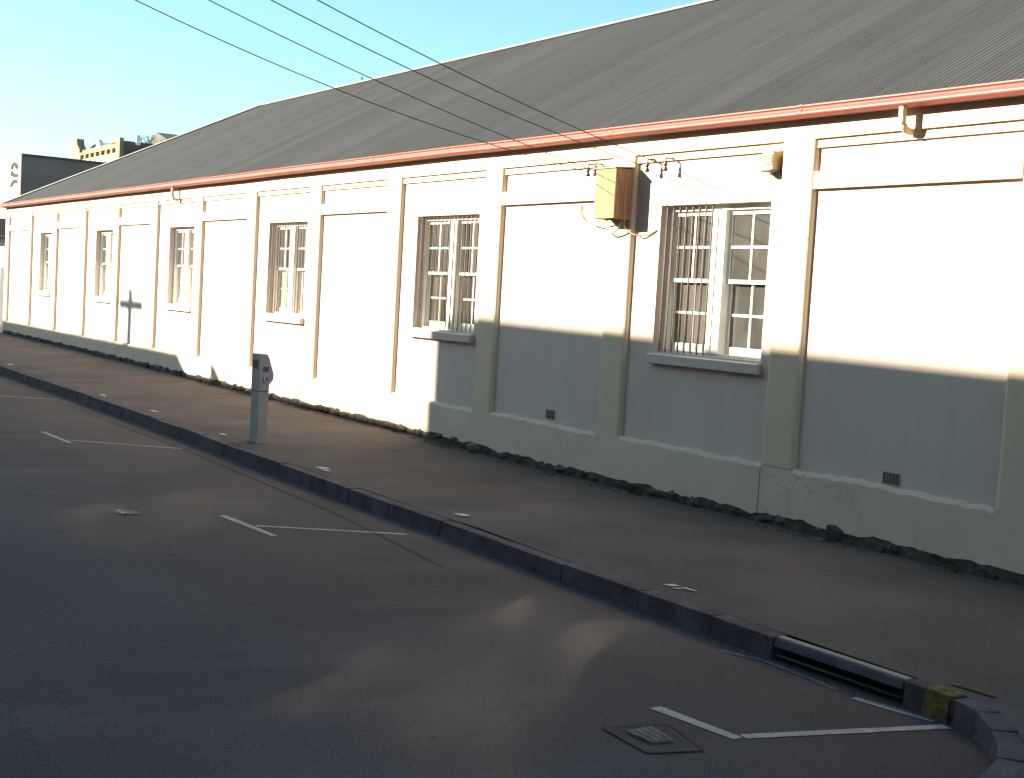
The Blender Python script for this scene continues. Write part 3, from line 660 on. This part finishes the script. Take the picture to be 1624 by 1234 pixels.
for k in range(n+1):
    x = X0+2.4 + (X1-X0-3.2)*k/n
    part('pilaster', MB().box(x-.22, x+.22, 29.78, 29.999, -1, Z1-.46), 'brick', bb)
    if k < n:
        xw = x + (X1-X0-3.2)/n/2
        wn_ = part('window', MB().box(xw-.40, xw+.40, 29.9, 29.999, 8.2, Z1-1.35), 'slate', bb)
        part('head', MB().box(xw-.5, xw+.5, 29.82, 29.999, Z1-1.349, Z1-.8), 'whitewall', wn_)
        part('sill', MB().box(xw-.5, xw+.5, 29.82, 29.999, 8.0, 8.199), 'whitewall', wn_)
part('chimney', MB().box(X1-.1, X1+.2, 30.9, 31.2, Z1-.2, Z1+.55), 'whitewall', bb)
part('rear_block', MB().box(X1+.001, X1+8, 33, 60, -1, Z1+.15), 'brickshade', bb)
hb = root('gabled_house', (-121, 40, -1), 'gabled house coloured dark for shade, its roof rising behind the brick building', 'house')
part('wall', MB().box(-125, -117, 40.1, 50, -1, 14.7), 'slate', hb)  # dark slate tone on wall and roof stands in for shade
part('roof', MB().prism([(-125.3, 39.8, 14.65), (-120.4, 39.8, 15.75), (-116.7, 39.8, 14.65)], (0, 10.5, 0)), 'slate', hb)
tr = root('bare_tree', (-118.8, 38.5, -1), 'small leafless tree showing above the brick building', 'tree')
part('trunk', MB().tube([(-118.8, 38.5, -1), (-118.9, 38.5, 8), (-118.8, 38.5, 13.6)], [.3, .22, .09], 8), 'bark', tr)
cr = MB()
def twig(p, d, L, r, lv):
    q = p + d*L; cr.tube([p, q], [r, r*.6], 4)
    if lv: 
        for k in range(3):
            twig(q, (d+Vector((rnd.uniform(-.8, .8), rnd.uniform(-.8, .8), rnd.uniform(-.1, .5)))).normalized(), L*.72, r*.6, lv-1)
for k in range(4): twig(Vector((-118.8, 38.5, 12.7+.2*k)), Vector((rnd.uniform(-.6, .6), rnd.uniform(-.6, .6), 1)).normalized(), .9, .05, 3)
part('crown', cr, 'bark', tr)

# ------------------------------------------------------------------ buildings across the street (they cast the shade)
ob = root('brick_shop', (-10, -6.5, -.1), 'long parapeted brick building across the street behind the camera', 'building', 'buildings across the street')
mb = MB()
def wall_run(x0, x1, za, zb, y=-6.5, t=.3): return MB().hexa([(x0, y-t, -.2), (x1, y-t, -.2), (x1, y, -.2), (x0, y, -.2), (x0, y-t, za), (x1, y-t, zb), (x1, y, zb), (x0, y, za)])
part('wall', wall_run(-28.63, 24, 9.17, 8.52), 'oppbrick', ob)
part('roof', MB().box(-28.29, 24, -8.9, -6.81, 7.7, 7.8), 'slate', ob)
part('roof', MB().box(-28.29, -18.9, -20, -8.901, 7.7, 7.8), 'slate', ob)
part('end_wall', MB().box(-28.62, -28.3, -20, -6.81, -.2, 8.6), 'oppbrick', ob)
for x in range(-26, 22, 4):
    for z in (1.0, 4.8):
        f = part('window', MB().box(x-.8, x+.8, -6.49, -6.46, z, z+2), 'woodwhite', ob)
        part('pane', MB().box(x-.7, x+.7, -6.455, -6.45, z+.1, z+1.9), 'glass', f)
tb = root('sky_blocker', (0, -10, -.1), 'tall unseen block added behind the brick building to cut sky light', 'building', 'buildings across the street')  # unseen block, added to hold sky light off the wall and pavement
part('wall', MB().box(-18.6, 30, -26, -9.0, -.2, 24), 'opprender', tb)
part('roof', MB().box(-18.8, 30.2, -26.2, -8.8, 24.001, 24.3), 'slate', tb)
for z in (7, 10.5, 14, 17.5, 21):
    for x in range(-16, 28, 4):
        f = part('window', MB().box(x-.8, x+.8, -8.999, -8.95, z, z+2), 'woodwhite', tb)  # window on the added unseen block
        part('pane', MB().box(x-.7, x+.7, -8.949, -8.94, z+.1, z+1.9), 'glass', f)
gb = root('warehouse', (-33, -6.5, -.1), 'rendered warehouse across the street with small roof vent', 'building', 'buildings across the street')
part('wall', wall_run(-38.69, -28.64, 7.48, 7.42), 'opprender', gb)
part('roof', MB().box(-38.6, -28.64, -18, -6.81, 6.9, 7.0), 'slate', gb)
part('door', MB().box(-35.5, -32, -6.49, -6.45, -.1, 2.6), 'slate', gb)
part('roof_vent', MB().prism([(-37.35, -6.8, 7.45), (-37.35, -6.8, 7.82), (-37.2, -6.8, 7.78), (-36.75, -6.8, 7.45)], (0, .29, 0)), 'zinc', gb)
hs = root('rendered_shop', (-50, -6.5, -.1), 'rendered building with raked parapet end across the street', 'building', 'buildings across the street')
part('wall', MB().prism([(-90, -6.8, -.2), (-38.70, -6.8, -.2), (-38.70, -6.8, 7.47), (-39.36, -6.8, 7.87), (-90, -6.8, 7.92)], (0, .3, 0)), 'opprender', hs)
part('roof', MB().box(-90, -38.8, -18, -6.81, 7.0, 7.1), 'slate', hs)
for x in range(-84, -40, 5):
    f = part('window', MB().box(x-.9, x+.9, -6.49, -6.46, 1.0, 3.0), 'woodwhite', hs)
    part('pane', MB().box(x-.8, x+.8, -6.455, -6.45, 1.1, 2.9), 'glass', f)
sp_ = root('utility_pole', (-41.5, -4.6, -.1), 'timber pole with crossarm and brace in front of the rendered building', 'utility pole', 'timber poles across the street')
part('pole', MB().tube([(-41.55, -4.6, -.3), (-41.5, -4.6, 4), (-41.48, -4.6, 8.29)], [.17, .15, .12], 10), 'timber', sp_, smooth=True)
part('crossarm', MB().box(-42.25, -40.62, -4.68, -4.54, 7.86, 8.04), 'timber', sp_)
part('brace', MB().tube([(-41.5, -4.6, 6.82), (-41.8, -4.6, 7.17)], .02, 6), 'iron', sp_)

# ------------------------------------------------------------------ grit, leaves and weeds
def scatter(name, n, place, m, kind_cat, label, s0, s1):
    mb = MB()
    for _ in range(n):
        x, y, z = place(); e = rnd.uniform(s0, s1); a = rnd.uniform(0, 6.28); c, q = math.cos(a)*e, math.sin(a)*e
        mb.hexa([(x-c, y-q, z-.002), (x+q, y-c, z-.002), (x+c, y+q, z-.002), (x-q, y+c, z-.002), (x-c*.6, y-q*.6, z+e*.7), (x+q*.6, y-c*.6, z+e*.8), (x+c*.6, y+q*.6, z+e*.7), (x-q*.6, y+c*.6, z+e*.6)])
    o = bpy.data.objects.new(name, mb.mesh(name, m)); COL.objects.link(o); o['kind'] = 'stuff'; o['label'] = label; o['category'] = kind_cat
def near_kerb():
    x = rnd.uniform(-24, -4.9); d = .16 + abs(rnd.gauss(0, .09)); y = lerp([k[0] for k in KERB[:14]], [k[1] for k in KERB[:14]], x) - d
    return x, y, road_z(x, y)
def near_wall():
    x = rnd.uniform(-26, -4.5); y = YF - .06 - abs(rnd.gauss(0, .09)); return x, y, pave_z(x, y)
def on_road():
    x = rnd.uniform(-18, -4.5); y = rnd.uniform(2, 6.2); return x, y, road_z(x, y)
scatter('gutter_grit', 1500, near_kerb, 'stone', 'grit', 'dark grit gathered along the foot of the kerb', .003, .009)
scatter('wall_grit', 1500, near_wall, 'stone', 'grit', 'dark crumbs and grit along the foot of the wall', .003, .011)
scatter('loose_chips', 260, on_road, 'lid', 'stone chips', 'sparse pale stone chips scattered over the asphalt', .002, .005)
mb = MB()
for x in (-20.6, -20.4, -17.3, -15.1, -11.62, -11.5, -8.6, -7.15, -25.5, -28.2):
    for _ in range(14):
        a = rnd.uniform(-1.2, 1.2); h = rnd.uniform(.05, .14); px_ = x+rnd.uniform(-.05, .05); py_ = YF-.07+rnd.uniform(-.03, .02); z = pave_z(px_, py_)-.01
        dx, dy = math.sin(a)*h*.6, -rnd.uniform(0, .05); w_ = .006
        mb.quad((px_-w_, py_, z), (px_+w_, py_+.003, z), (px_+dx*.6+w_, py_+dy*.5, z+h*.7), (px_+dx*.6-w_, py_+dy*.5, z+h*.7))
        mb.quad((px_+dx*.6-w_, py_+dy*.5, z+h*.7), (px_+dx*.6+w_, py_+dy*.5, z+h*.7), (px_+dx, py_+dy, z+h))
M['weed'] = mat('weed_green', (.05, .065, .03), .8, .3, 20)
o = bpy.data.objects.new('weeds', mb.mesh('weeds', 'weed')); COL.objects.link(o); o['kind'] = 'stuff'; o['label'] = 'small weeds growing from the joint at the foot of the wall'; o['category'] = 'weeds'
